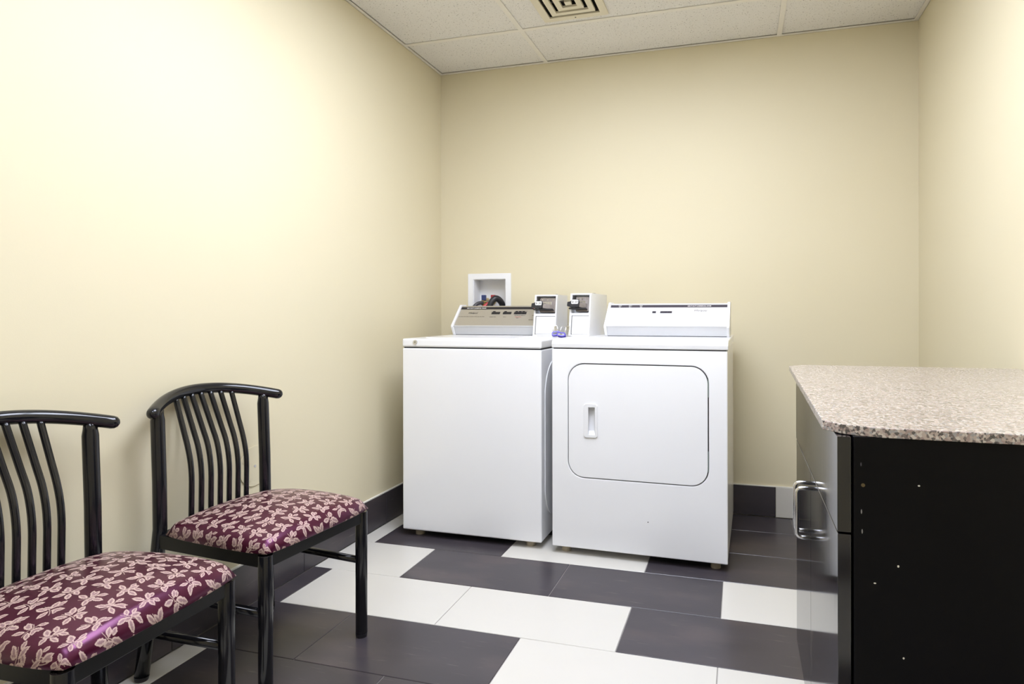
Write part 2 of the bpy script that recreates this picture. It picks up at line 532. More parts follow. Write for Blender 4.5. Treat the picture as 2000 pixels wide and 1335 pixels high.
baseboard('baseboard_right', 'tile baseboard along the wall beside the counter',
          [(D if i % 3 else C, a, a - 0.6115) for i, a in enumerate([-0.012 - 0.6115 * i for i in range(7)])],
          lambda a, b: ((W - BBT, a - 0.001, 0.002), (R(90), 0, R(-90))),
          lambda bm: box(bm, W - BBT + 0.001, W, YF, -0.012, BBH - 0.001, BBH + 0.0035))

# ceiling: slab, suspended grid, lay-in panels
ce = tag(obj('ceiling', box(NB(), -0.12, W + 0.12, YF - 0.12, 0.12, H + 0.15, H + 0.20), 'wall'),
         'suspended ceiling of speckled white mineral panels in a cream grid', None, None, 'structure')
GX = [0.0, 0.6485, 1.878, W]
GY = [0.0, -0.424]
while GY[-1] - 0.6096 > YF + 0.05: GY.append(GY[-1] - 0.6096)
GY.append(YF)
BW = 0.024
VENT = (0.945, -0.634)       # centre of the air vent
LIGHTS = [(1, 2), (1, 3), (1, 5)]    # grid cells of two troffers and the added rear fill light
def bar(x0, x1, y0, y1):
    obj('grid_bar', box(NB(), x0, x1, y0, y1, H, H + 0.004), 'tbar', ce, bevel=0.0008)
for y in GY[1:-1]:
    bar(0.0, W, y - BW / 2, y + BW / 2)
for gi in (1, 2):
    for j in range(len(GY) - 1):
        bar(GX[gi] - BW / 2, GX[gi] + BW / 2, GY[j + 1] + BW / 2 * (j + 1 < len(GY) - 1), GY[j] - BW / 2 * (j > 0))
# wall angle all round
def angle_bm(axis, sgn):
    bm = NB()
    if axis == 'x0': box(bm, 0, 0.0145, YF, 0, H - 0.001, H + 0.003); box(bm, 0, 0.0015, YF, 0, H - 0.001, H + 0.02)
    if axis == 'x1': box(bm, W - 0.02, W, YF, 0, H - 0.001, H + 0.003); box(bm, W - 0.0015, W, YF, 0, H - 0.001, H + 0.02)
    if axis == 'y0': box(bm, 0.0145, W - 0.02, -0.0145, 0, H - 0.001, H + 0.003); box(bm, 0, W, -0.0015, 0, H - 0.001, H + 0.02)
    if axis == 'y1': box(bm, 0.02, W - 0.02, YF, YF + 0.02, H - 0.001, H + 0.003); box(bm, 0, W, YF, YF + 0.0015, H - 0.001, H + 0.02)
    return bm
for a in ('x0', 'x1', 'y0', 'y1'):
    obj('wall_angle', angle_bm(a, 1), 'tbar', ce)
for i in range(3):
    for j in range(len(GY) - 1):
        if (i, j) in LIGHTS: continue
        x0, x1, y0, y1 = GX[i] + 0.006, GX[i + 1] - 0.006, GY[j + 1] + 0.006, GY[j] - 0.006
        if j == 0: y1 = -0.0185
        if i == 0: x0 = 0.0170
        bm = NB()
        if (i, j) == (1, 1):     # this panel is cut out for the vent
            hx = 0.128
            plate(bm, rect(x0, x1, y0, y1), [rect(VENT[0] - hx, VENT[0] + hx, VENT[1] - hx, VENT[1] + hx)], lambda u, v, w: (u, v, w), H + 0.005, H + 0.02)
        else:
            box(bm, x0, x1, y0, y1, H + 0.005, H + 0.02)
        obj('ceiling_panel', bm, 'ceil', ce)

# two ceiling troffers (the room's lamps) just outside the frame, plus an added fill light
for n, (i, j) in enumerate(LIGHTS):
    cx, cy = (GX[i] + GX[i + 1]) / 2, (GY[j] + GY[j + 1]) / 2
    hx, hy = (GX[i + 1] - GX[i]) / 2 - 0.014, (GY[j] - GY[j + 1]) / 2 - 0.014
    t = empty('ceiling_light', (cx, cy, H), label=['recessed fluorescent ceiling troffer in front of the laundry machines', 'second recessed fluorescent ceiling troffer farther from the laundry machines', 'added unseen ceiling fill light near the wall facing the machines'][n], cat='light', group='ceiling troffers')
    obj('frame', plate(NB(), rect(-hx, hx, -hy, hy), [rect(-hx + 0.03, hx - 0.03, -hy + 0.03, hy - 0.03)], lambda u, v, w: (u, v, w), 0.001, 0.05), 'lamp_metal', t)
    obj('diffuser', box(NB(), -hx + 0.031, hx - 0.031, -hy + 0.031, hy - 0.031, 0.006, 0.010), 'diffuser%d' % n, t)
    obj('housing', box(NB(), -hx, hx, -hy, hy, 0.052, 0.10), 'lamp_metal', t)

# air vent: square plate, concentric slots
va = empty('air_vent', (VENT[0], VENT[1], H), label='square cream ceiling air vent with concentric slots', cat='vent')
def sqr(h): return rect(-h, h, -h, h)
P3 = lambda u, v, w: (u, v, w)
obj('frame', plate(NB(), rrect(-0.155, 0.155, -0.155, 0.155, 0.006, 3), [sqr(0.1205)], P3, -0.004, 0.004), 'vent', va, bevel=0.0012)
for a, b in ((0.103, 0.0775), (0.060, 0.0345)):
    obj('louver_ring', plate(NB(), sqr(a), [sqr(b)], P3, -0.004, 0.006), 'vent', va)
obj('louver_core', box(NB(), -0.0145, 0.0145, -0.0145, 0.0145, -0.004, 0.006), 'vent', va)
bm = NB()
box(bm, -0.12, 0.12, -0.006, 0.006, 0.010, 0.03); box(bm, -0.006, 0.006, -0.12, 0.12, 0.010, 0.03)
obj('louver_bracket', bm, 'duct_dark', va)
obj('duct', plate(NB(), sqr(0.126), [sqr(0.1215)], P3, 0.005, 0.11), 'duct_dark', va)
obj('duct_cap', box(NB(), -0.126, 0.126, -0.126, 0.126, 0.111, 0.115), 'duct_dark', va)
obj('screw', cyl(NB(), (0.0, 0.137, -0.0055), (0.0, 0.137, -0.003), 0.0035, 10), 'ink_dark', va)

# ================================================================== WASHER
WX0, WX1, WY0, WY1 = 0.174, 0.852, -0.746, -0.086
WZ = 0.916
wa = empty('washing_machine', (WX0, WY0, 0), label='white top-load coin washing machine with silver control panel', cat='washing machine')
wid, dep = WX1 - WX0, WY1 - WY0
obj('cabinet', box(NB(), 0, wid, 0, dep, 0.030, 0.872), 'enamel', wa, bevel=0.006, seg=3)
obj('seam_gasket', box(NB(), 0.006, wid - 0.006, 0.006, dep - 0.006, 0.870, 0.882), 'seam_dark', wa)
top = obj('top_panel', box(NB(), -0.001, wid + 0.001, -0.002, dep, 0.8775, WZ), 'enamel', wa, bevel=0.008, seg=4)
obj('lid', box(NB(), 0.075, wid - 0.16, 0.085, 0.435, WZ - 0.002, WZ + 0.0025), 'enamel', wa, bevel=0.002)
lk = obj('lid_lock', cyl(NB(), (0.068, -0.006, 0.900), (0.068, 0.004, 0.900), 0.0105, 24), 'chrome', wa, bevel=0.0012)
obj('keyhole', box(NB(), 0.0668, 0.0692, -0.0066, -0.0055, 0.895, 0.905), 'seam_dark', lk)
obj('side_emboss', plate(NB(), rrect(0.05, dep - 0.05, 0.10, 0.82, 0.16, 12), [], lambda u, v, w: (wid + w, u, v), 0.0035, -0.001), 'enamel', wa, bevel=0.003)
for fx, fy in ((0.065, 0.05), (wid - 0.065, 0.05), (0.065, dep - 0.05), (wid - 0.065, dep - 0.05)):
    bm = NB(); cyl(bm, (fx, fy, 0.0), (fx, fy, 0.020), 0.022, 16); cyl(bm, (fx, fy, 0.020), (fx, fy, 0.031), 0.008, 10)
    obj('foot', bm, 'foot', wa)

# console: profile in (y from its base, z above the top panel); negative y = toward the room
CH, KN, KY, TY = 0.158, 0.047, -0.026, 0.088
def console(parent, x0, x1, yb, zt, face_mat, strip_mat, lower_mat, right_cap=True):
    """control console; returns the console object and a frame of its sloped face"""
    face_len = math.hypot(TY - KY, CH - KN)
    prof = [(yb + 0.004, zt), (yb + KY + 0.004, zt + KN), (yb + TY + 0.003, zt + CH - 0.004), (yb + TY + 0.055, zt + CH - 0.004), (yb + TY + 0.07, zt)]
    co = obj('console', prism(NB(), prof, x0 + 0.006, x1 - (0.006 if right_cap else 0.0), ), 'plastic_white', parent, bevel=0.002)
    caps = [(yb - 0.004, zt), (yb + KY - 0.007, zt + KN * 0.92), (yb + KY - 0.006, zt + KN * 1.1), (yb + TY - 0.006, zt + CH + 0.004), (yb + TY + 0.058, zt + CH + 0.004), (yb + TY + 0.075, zt)]
    for a in ((x0, x1 - 0.013) if right_cap else (x0,)):
        ec = obj('end_cap', prism(NB(), caps, a, a + 0.013), 'plastic_white', co, bevel=0.003)
    for a in ((x0 + 0.0065, x1 - 0.0065) if right_cap else (x0 + 0.0065,)):
        obj('screw', cyl(NB(), (a, yb - 0.0065, zt + 0.011), (a, yb - 0.003, zt + 0.011), 0.0032, 10), 'ink_dark', co)
    # frame on the sloped face: x along the machine, y up the slope, z outward
    fm = frame((x0 + 0.013, yb + KY + 0.004, zt + KN), (1, 0, 0), (0, TY - KY - 0.001, CH - KN - 0.004))
    L = (x1 - x0) - (0.026 if right_cap else 0.0135)
    def on(name, u0, u1, v0, v1, mat, h=0.0016):
        return obj(name, box(NB(), u0, u1, v0, v1, -0.0005, h, fm), mat, co)
    on('face_panel', 0, L, 0.004, face_len - 0.002, face_mat, 0.0012)
    on('black_band', 0, L, face_len - 0.030, face_len - 0.012, strip_mat, 0.0020)
    on('edge_trim', 0, L, -0.003, 0.004, lower_mat, 0.003)
    # lower strip leaning forward
    lm = frame((x0 + 0.013, yb + 0.003, zt + 0.002), (1, 0, 0), (0, KY, KN))
    obj('lower_panel', box(NB(), 0, L, 0.001, 0.049, -0.0005, 0.0015, lm), lower_mat, co)
    obj('base_shadow_strip', box(NB(), x0 + 0.014, x1 - (0.014 if right_cap else 0.001), yb + 0.001, yb + 0.004, zt - 0.0005, zt + 0.003), 'seam_dark', co)
    return co, fm, L, face_len, on
zt = WZ
co, fm, L, FL, on = console(wa, 0.022, 0.4885, 0.496, zt, 'brushed', 'strip_black', 'alu_light', False)
T = lambda u, v, h=0.0018: fm @ Matrix.Translation((u, v, h))
textmesh('band_lettering', 'HEAVY DUTY COMMERCIAL WASHER', 0.0088, 'ink_white', co, T(0.034, FL - 0.0245, 0.0022), shear=0.25, sx=0.76, bold=0.0002)
textmesh('logo_lettering', 'Whirlpool', 0.0165, 'ink_dark', co, T(0.052, FL - 0.064), shear=0.35, sx=0.80)
def dashes(parent, u0, u1, v, h, mat, seed, tfm=None, hgt=0.0016):
    rnd = random.Random(seed); bm = NB(); u = u0
    while u < u1:
        w = min(rnd.uniform(0.006, 0.02), u1 - u)
        box(bm, u, u + w, v, v + h, hgt - 0.0008, hgt + 0.0002, tfm); u += w + rnd.uniform(0.0015, 0.003)
    return obj('fine_print', bm, mat, parent)
dashes(co, 0.006, 0.155, FL - 0.088, 0.0022, 'ink_dark', 1, fm)
for u0, u1, k_ in ((0.190, 0.238, 0), (0.255, 0.303, 1), (0.318, 0.388, 2)):
    bm = NB(); box(bm, u0, u1, FL - 0.068, FL - 0.051, 0.0, 0.0022, fm)
    bt = obj('switch_slot', bm, 'black_plastic', co)
    nb = 1 if k_ < 2 else 3
    for q in range(nb):
        c0 = u0 + 0.006 + q * 0.020
        obj('switch_button', box(NB(), c0, c0 + 0.014, FL - 0.066, FL - 0.047, 0.001, 0.005, fm), 'black_plastic', bt, bevel=0.001)
dashes(co, 0.186, 0.222, FL - 0.090, 0.0024, 'ink_dark', 2, fm)
dashes(co, 0.264, 0.280, FL - 0.090, 0.0024, 'ink_dark', 3, fm)
dashes(co, 0.325, 0.385, FL - 0.079, 0.0026, 'ink_dark', 4, fm)
dashes(co, 0.330, 0.368, FL - 0.090, 0.0020, 'ink_red', 5, fm)
dashes(co, 0.340, 0.352, FL - 0.099, 0.0026, 'ink_dark', 6, fm)
dashes(co, 0.325, 0.392, FL - 0.045, 0.0022, 'ink_dark', 7, fm)
dashes(co, 0.424, 0.450, FL - 0.079, 0.0022, 'ink_dark', 8, fm)
dashes(co, 0.412, 0.450, FL - 0.112, 0.0026, 'ink_dark', 9, fm)
obj('pilot_light', box(NB(), 0.420, 0.424, FL - 0.028, FL - 0.016, 0.0015, 0.0035, fm), 'ink_red', co)

# ================================================================== DRYER
DX0, DX1, DY0, DY1 = 0.905, 1.638, -0.765, -0.065
DZ = 0.922
dr = empty('tumble_dryer', (DX0, DY0 + 0.004, 0), R(-1.2), label='white front-load coin tumble dryer with square door', cat='dryer')
wid, dep = DX1 - DX0, DY1 - DY0
doorR = (0.071, 0.660, 0.333, 0.820)      # door opening in x, z
bm = NB()
plate(bm, rect(0, wid, 0.032, 0.880), [rrect(*doorR, 0.072, 10)], lambda u, v, w: (u, w, v), 0.0, 0.026)
obj('front_panel', bm, 'enamel', dr, bevel=0.004, seg=3)
obj('cabinet', box(NB(), 0.0005, wid - 0.0005, 0.027, dep, 0.036, 0.880), 'enamel', dr, bevel=0.003)
obj('door_recess', plate(NB(), rrect(doorR[0] + 0.001, doorR[1] - 0.001, doorR[2] + 0.001, doorR[3] - 0.001, 0.071, 10), [], lambda u, v, w: (u, w, v), 0.0235, 0.0268), 'seam_dark', dr)
prof = [(-0.002, 0.8845), (-0.004, 0.902), (0.002, 0.915), (0.016, DZ), (dep, DZ), (dep, 0.8845)]
obj('top_panel', prism(NB(), prof, -0.001, wid + 0.003), 'enamel', dr, bevel=0.004, seg=3)
obj('seam_gasket', box(NB(), 0.006, wid - 0.006, 0.006, dep - 0.006, 0.8795, 0.886), 'seam_dark', dr)
g = 0.0042
HX0, HX1, HZ0, HZ1 = 0.142, 0.203, 0.506, 0.650
dl = rrect(doorR[0] + g, doorR[1] - g, doorR[2] + g, doorR[3] - g, 0.068, 10)
hole = rect(HX0 + 0.006, HX1 - 0.006, HZ0 + 0.006, HZ1 - 0.006)
bm = NB(); plate(bm, dl, [hole], lambda u, v, w: (u, w, v), -0.0015, 0.018)
door = obj('door', bm, 'enamel', dr, bevel=0.003, seg=2)
# recessed pull: chamfered bezel and a pocket scooped into the door
ch = 0.008
octo = [(HX1 - ch, HZ1), (HX0 + ch, HZ1), (HX0, HZ1 - ch), (HX0, HZ0 + ch), (HX0 + ch, HZ0), (HX1 - ch, HZ0), (HX1, HZ0 + ch), (HX1, HZ1 - ch)]
pk = (HX0 + 0.021, HX1 - 0.012, HZ0 + 0.014, HZ1 - 0.016)
bm = NB(); plate(bm, octo, [rect(*pk)], lambda u, v, w: (u, w, v), -0.0060, -0.0014)
hd = obj('handle', bm, 'plastic_white', door, bevel=0.002)
bm = NB()
a = [bm.verts.new((x, -0.0015, z)) for x, z in rect(*pk)]
b = [bm.verts.new((x, 0.019, z)) for x, z in rect(pk[0] - 0.010, pk[1] - 0.008, pk[2] + 0.012, pk[3] - 0.004)]
for i in range(4): bm.faces.new([a[i], a[(i + 1) % 4], b[(i + 1) % 4], b[i]])
bm.faces.new(b)
obj('handle_pocket', bm, 'plastic_white', door)
for z0, z1 in ((0.695, 0.775), (0.395, 0.475)):
    obj('hinge', box(NB(), doorR[1] - 0.0038, doorR[1] - 0.0006, 0.001, 0.02, z0, z1), 'hinge', dr)
obj('screw', cyl(NB(), (0.415, -0.001, 0.172), (0.415, 0.001, 0.172), 0.0022, 10), 'seam_dark', dr)
for fx, fy in ((0.05, 0.05), (wid - 0.05, 0.05), (0.05, dep - 0.05), (wid - 0.05, dep - 0.05)):
    bm = NB(); cyl(bm, (fx, fy, 0.0), (fx, fy, 0.022), 0.020, 16); cyl(bm, (fx, fy, 0.022), (fx, fy, 0.037), 0.008, 10)
    obj('foot', bm, 'foot', dr)
co, fm, L, FL, on = console(dr, 0.146, wid - 0.005, 0.385, DZ, 'plastic_white', 'strip_violet', 'alu_light')
T = lambda u, v, h=0.0018: fm @ Matrix.Translation((u, v, h))
textmesh('band_lettering', 'HEAVY DUTY COMMERCIAL DRYER', 0.0088, 'ink_white', co, T(0.372, FL - 0.0245, 0.0022), shear=0.25, sx=0.78, bold=0.0002)
textmesh('logo_lettering', 'Whirlpool', 0.018, 'ink_dark', co, T(0.402, FL - 0.058), shear=0.35, sx=0.80)
dashes(co, 0.360, 0.49, FL - 0.082, 0.0016, 'ink_grey', 11, fm)
for u0, u1, nb in ((0.208, 0.226, 1), (0.246, 0.302, 3)):
    bt = obj('switch_slot', box(NB(), u0, u1, FL - 0.070, FL - 0.056, 0.0, 0.0022, fm), 'strip_violet', co)
    for q in range(nb):
        c0 = u0 + 0.002 + q * 0.0185
        obj('switch_button', box(NB(), c0, c0 + 0.014, FL - 0.0685, FL - 0.0575, 0.001, 0.0035, fm), 'strip_violet', bt)
dashes(co, 0.212, 0.228, FL - 0.050, 0.0018, 'ink_grey', 12, fm)
dashes(co, 0.246, 0.302, FL - 0.050, 0.0018, 'ink_grey', 13, fm)
dashes(co, 0.248, 0.300, FL - 0.083, 0.0020, 'ink_grey', 14, fm)
for q in range(7):
    dashes(co, 0.045 + 0.012 * (q % 3), 0.115 - 0.01 * (q % 2), FL - 0.050 - 0.0062 * q, 0.0012, 'ink_grey', 20 + q, fm)
for u in (0.038, 0.088, 0.142):
    dashes(co, u, u + 0.016, FL - 0.0195, 0.0022, 'ink_white', int(u * 1e3), fm, 0.0024)
    dashes(co, u + 0.002, u + 0.013, FL - 0.0275, 0.0022, 'ink_white', int(u * 1e3) + 1, fm, 0.0024)

# ================================================================== COIN BOXES
def coin_box(loc, rz, w, hgt, dep, label, side=1, name='coin_box'):
    t = empty(name, loc, rz, label=label, cat='coin box', group='coin boxes on the machines')
    tilt = 0.042
    ft = frame((0, 0, 0), (1, 0, 0), (0, tilt, hgt))       # x right, y up the front, z outward
    fl_ = math.hypot(tilt, hgt)
    v1 = fl_ * 0.475                                         # lower vault door top
    # housing: shell with the front opening
    prof = [(0.012, 0), (tilt + 0.012, hgt), (dep, hgt), (dep, 0)]
    cav = 0.062
    bm = NB()
    sw = 0.006
    prism(bm, prof, 0, sw); prism(bm, prof, w - sw, w)
    prism(bm, [(tilt + 0.012, hgt), (dep, hgt), (dep, hgt - sw), (tilt + 0.010, hgt - sw)], sw, w - sw)
    prism(bm, [(0.072, 0), (tilt + 0.060, hgt - sw), (dep, hgt - sw), (dep, 0)], sw, w - sw)
    prism(bm, [(0.012, 0), (0.026, v1 * 0.97), (0.095, v1 * 0.97), (0.095, 0)], sw, w - sw)
    obj('housing', bm, 'coin_white', t)
    P = lambda u, v, q: tuple(ft @ Vector((u, v, q)))
    bm = NB()
    plate(bm, rect(0, w, 0.0, fl_), [rect(0.010, w - 0.008, v1 + 0.014, fl_ - 0.008)], P, 0.002, -0.012)
    obj('front_frame', bm, 'coin_white', t, bevel=0.0025)
    vd = obj('vault_door', box(NB(), 0.016, w - 0.006, 0.010, v1 - 0.002, 0.002, 0.0055, ft), 'coin_white', t, bevel=0.0015)
    bm = NB(); box(bm, 0.0125, 0.0165, 0.008, v1, 0.0015, 0.003, ft); box(bm, 0.0125, w - 0.006, v1 - 0.0035, v1 + 0.0005, 0.0015, 0.003, ft)
    obj('vault_door_gap', bm, 'seam_dark', vd)
    # coin mechanism
    mp = obj('slide_plate', plate(NB(), rrect(0.026, w - 0.012, v1 + 0.024, fl_ - 0.014, 0.006, 3), [], P, -0.013, -0.021), 'steel_mech', t, bevel=0.001)
    n = 7
    for i in range(n):
        u = 0.047 + i * (w - 0.075) / n
        obj('coin_slot', box(NB(), u, u + 0.0045, fl_ - 0.060, fl_ - 0.036, -0.014, -0.006, ft), 'chrome', mp)
    for u in (0.040, w * 0.56, w - 0.024):
        obj('rivet', cyl(NB(), P(u, fl_ - 0.025, -0.014), P(u, fl_ - 0.025, -0.009), 0.0032, 10), 'chrome', mp)
    # slide tray: chrome channel narrowing forward to a black grip on the left
    vb = v1 + 0.032
    bm = NB()
    a = [P(0.034, vb + 0.002, -0.012), P(w - 0.020, vb + 0.002, -0.012), P(w - 0.020, vb + 0.030, -0.012), P(0.034, vb + 0.030, -0.012)]
    b = [P(0.018, vb + 0.012, 0.020), P(0.052, vb + 0.008, 0.020), P(0.052, vb + 0.030, 0.020), P(0.018, vb + 0.032, 0.020)]
    va_ = [bm.verts.new(q) for q in a]; vb_ = [bm.verts.new(q) for q in b]
    bm.faces.new(va_[::-1]); bm.faces.new(vb_)
    for i in range(4): bm.faces.new([va_[i], va_[(i + 1) % 4], vb_[(i + 1) % 4], vb_[i]])
    sl = obj('coin_slide', bm, 'steel_mech', t, bevel=0.001)
    bm = NB()
    plate(bm, [(0.052, vb + 0.006), (0.055, vb + 0.032), (0.050, vb + 0.042), (0.018, vb + 0.042), (0.010, vb + 0.032), (-0.004, vb + 0.030), (-0.006, vb + 0.010), (0.016, vb + 0.004)], [], P, 0.034, 0.018)
    gr = obj('slide_grip', bm, 'black_plastic', t, bevel=0.003)
    obj('slide_floor', box(NB(), 0.0, w - 0.018, vb - 0.001, vb + 0.004, -0.012, 0.020, ft), 'black_plastic', sl)
    obj('price_label', plate(NB(), rrect(0.016, 0.050, vb + 0.019, vb + 0.039, 0.004, 3), [], P, 0.0355, 0.0335), 'paper', gr)
    textmesh('price_lettering', '$1.50', 0.0138, 'ink_dark', gr, ft @ Matrix.Translation((0.0330, vb + 0.0243, 0.0357)), align='CENTER', sx=0.92, bold=0.0003)
    hx_ = w if side > 0 else -0.004
    obj('hasp', plate(NB(), rrect(hx_ - 0.006, hx_ + 0.010, 0.028, 0.050, 0.005, 3), [rrect(hx_ + 0.0, hx_ + 0.007, 0.033, 0.045, 0.003, 3)], P, 0.008, 0.0055), 'chrome', t)
    obj('top_lock', cyl(NB(), (w * 0.75, dep * 0.55, hgt - 0.001), (w * 0.75, dep * 0.55, hgt + 0.006), 0.006, 12), 'chrome', t)
    return t
coin_box((0.664, -0.302, WZ), 0, 0.122, 0.211, 0.235, 'white coin box with price slide standing on the washing machine')
cb2 = coin_box((0.894, -0.450, DZ), R(-1.2), 0.103, 0.206, 0.375, 'white coin box with price slide standing on the dryer', -1)

# padlocks hanging at the coin boxes
def padlock(loc, rx, ry, rz, face, label):
    t = empty('padlock', loc, rz, label=label, cat='padlock', group='padlocks between the machines')
    t.rotation_euler = (rx, ry, rz)
    bw, bh, bt = 0.043, 0.019, 0.016
    obj('body', plate(NB(), rrect(-bw / 2 + 0.003, bw / 2 - 0.003, 0.001, bh, 0.008, 4), [], lambda u, v, w: (u, w, v), -bt / 2 + 0.001, bt / 2 - 0.001), face, t, bevel=0.001)
    lp = rrect(-bw / 2, bw / 2, 0.0, bh + 0.002, 0.010, 5); ih = rrect(-bw / 2 + 0.0045, bw / 2 - 0.0045, 0.0045, bh - 0.003, 0.007, 5)
    obj('bumper', plate(NB(), lp, [ih], lambda u, v, w: (u, w, v), -bt / 2, bt / 2), 'padlock_rim', t)
    obj('keyway', box(NB(), -0.005, 0.005, -bt / 2 - 0.0003, -bt / 2 + 0.002, 0.010, 0.013), 'ink_dark', t)
    pts = [(-0.012, 0, bh)] + [(-0.012, 0, bh + 0.024)] + [(0.012 * -math.cos(R(a)), 0, bh + 0.026 + 0.012 * math.sin(R(a))) for a in range(15, 180, 25)] + [(0.012, 0, bh + 0.024), (0.012, 0, bh)]
    obj('shackle', tube(NB(), pts, 0.0022, 8), 'chrome', t, smooth=True)
    return t
padlock((0.826, -0.420, WZ + 0.0065), R(-28), R(-8), R(20), 'padlock_dark', 'dark faced padlock with violet bumper at the washer coin box')
padlock((0.884, -0.545, WZ + 0.0060), R(-30), R(6), R(-6), 'padlock_body', 'grey faced padlock with violet bumper at the dryer coin box')

# ================================================================== OUTLET BOX AND HOSES
ob = empty('washer_outlet_box', (0.306, 0, 1.0), label='white recessed wall box with hose valves above the washing machine', cat='outlet box')
x0, x1, z0, z1 = OB[0] - 0.306, OB[1] - 0.306, OB[2] - 1.0, OB[3] - 1.0
PB = lambda u, v, w: (u, w, v)
obj('frame', plate(NB(), rrect(x0 - 0.032, x1 + 0.032, z0 - 0.032, z1 + 0.031, 0.003, 2), [rect(x0 + 0.001, x1 - 0.001, z0 + 0.001, z1 - 0.001)], PB, -0.006, -0.0002), 'plastic_white', ob, bevel=0.0015)
bm = NB()
plate(bm, rect(x0 + 0.0005, x1 - 0.0005, z0 + 0.0005, z1 - 0.0005), [rect(x0 + 0.004, x1 - 0.004, z0 + 0.004, z1 - 0.004)], PB, 0.0, 0.085)
obj('recess', bm, 'plastic_white', ob)
obj('recess_back', box(NB(), x0 + 0.001, x1 - 0.001, 0.086, 0.090, z0 + 0.001, z1 - 0.001), 'plastic_white', ob)
for xv, hm, lab in ((-0.048, 'blue_handle', 'blue valve handle'), (0.010, 'red_handle', 'red valve handle')):
    bm = NB(); cyl(bm, (xv, 0.085, 0.112), (xv, 0.028, 0.112), 0.010, 14); cyl(bm, (xv, 0.040, 0.112), (xv, 0.040, 0.090), 0.011, 14)
    vv = obj('valve', bm, 'brass', ob)
    obj('valve_handle', box(NB(), xv - 0.013, xv + 0.013, 0.020, 0.036, 0.106, 0.137), hm, vv, bevel=0.002)['label'] = lab
def hose(name, pts, r, mat, label, rings=False):
    P_ = [Vector(p) for p in pts]
    # Catmull-Rom through the points
    out = []
    Q = [2 * P_[0] - P_[1]] + P_ + [2 * P_[-1] - P_[-2]]
    for i in range(1, len(Q) - 2):
        for s in range(8):
            t = s / 8
            out.append(0.5 * ((2 * Q[i]) + (Q[i + 1] - Q[i - 1]) * t + (2 * Q[i - 1] - 5 * Q[i] + 4 * Q[i + 1] - Q[i + 2]) * t * t + (3 * Q[i] - Q[i - 1] - 3 * Q[i + 1] + Q[i + 2]) * t ** 3))
    out.append(P_[-1])
    rr = [r * (1 + (0.10 if rings and i % 2 else 0)) for i in range(len(out))]
    o = obj(name, tube(NB(), out, rr, 12), mat, None, smooth=True)
    return tag(o, label, 'hose')
hc = hose('supply_hose', [(0.262, 0.022, 1.090), (0.256, -0.005, 1.092), (0.236, -0.030, 1.082), (0.214, -0.046, 1.045), (0.205, -0.050, 0.98), (0.21, -0.050, 0.80)], 0.0105, 'rubber_grey', 'dark grey supply hose under the blue valve')
obj('coupling', cyl(NB(), (0.2625, 0.030, 1.0915), (0.2585, 0.002, 1.0915), 0.0145, 16), 'brass', hc)
hr = hose('supply_hose', [(0.314, 0.022, 1.090), (0.306, -0.012, 1.088), (0.284, -0.034, 1.066), (0.267, -0.046, 1.03), (0.256, -0.050, 0.97), (0.252, -0.050, 0.80)], 0.0105, 'rubber_red', 'red supply hose under the red valve')
obj('coupling', cyl(NB(), (0.3145, 0.030, 1.0915), (0.311, 0.000, 1.0905), 0.0140, 16), 'brass', hr)
hose('drain_hose', [(0.372, 0.045, 1.020), (0.376, 0.025, 1.070), (0.371, -0.004, 1.102), (0.354, -0.026, 1.116), (0.335, -0.040, 1.098), (0.322, -0.050, 1.055), (0.312, -0.054, 0.98), (0.316, -0.056, 0.80)], 0.0165, 'rubber', 'thick black corrugated drain hose bent over in the wall box', True)

# ================================================================== ROUND WALL PLATE
wp = empty('cover_plate', (0, -1.488, 0.486), label='round painted blank cover plate low on the wall behind a chair', cat='cover plate')
PW = lambda u, v, w: (w, u, v)
circ = [(0.072 * math.cos(2 * math.pi * i / 40), 0.072 * math.sin(2 * math.pi * i / 40)) for i in range(40)]
obj('plate', plate(NB(), circ, [], PW, 0.0045, 0.0003), 'wall', wp, bevel=0.0025)
for u, v in ((0.0, 0.0), (-0.052, 0.022)):
    obj('screw', cyl(NB(), (0.003, u, v), (0.0066, u, v), 0.0052, 12), 'chrome' if u == 0 else 'wall', wp, bevel=0.0008)

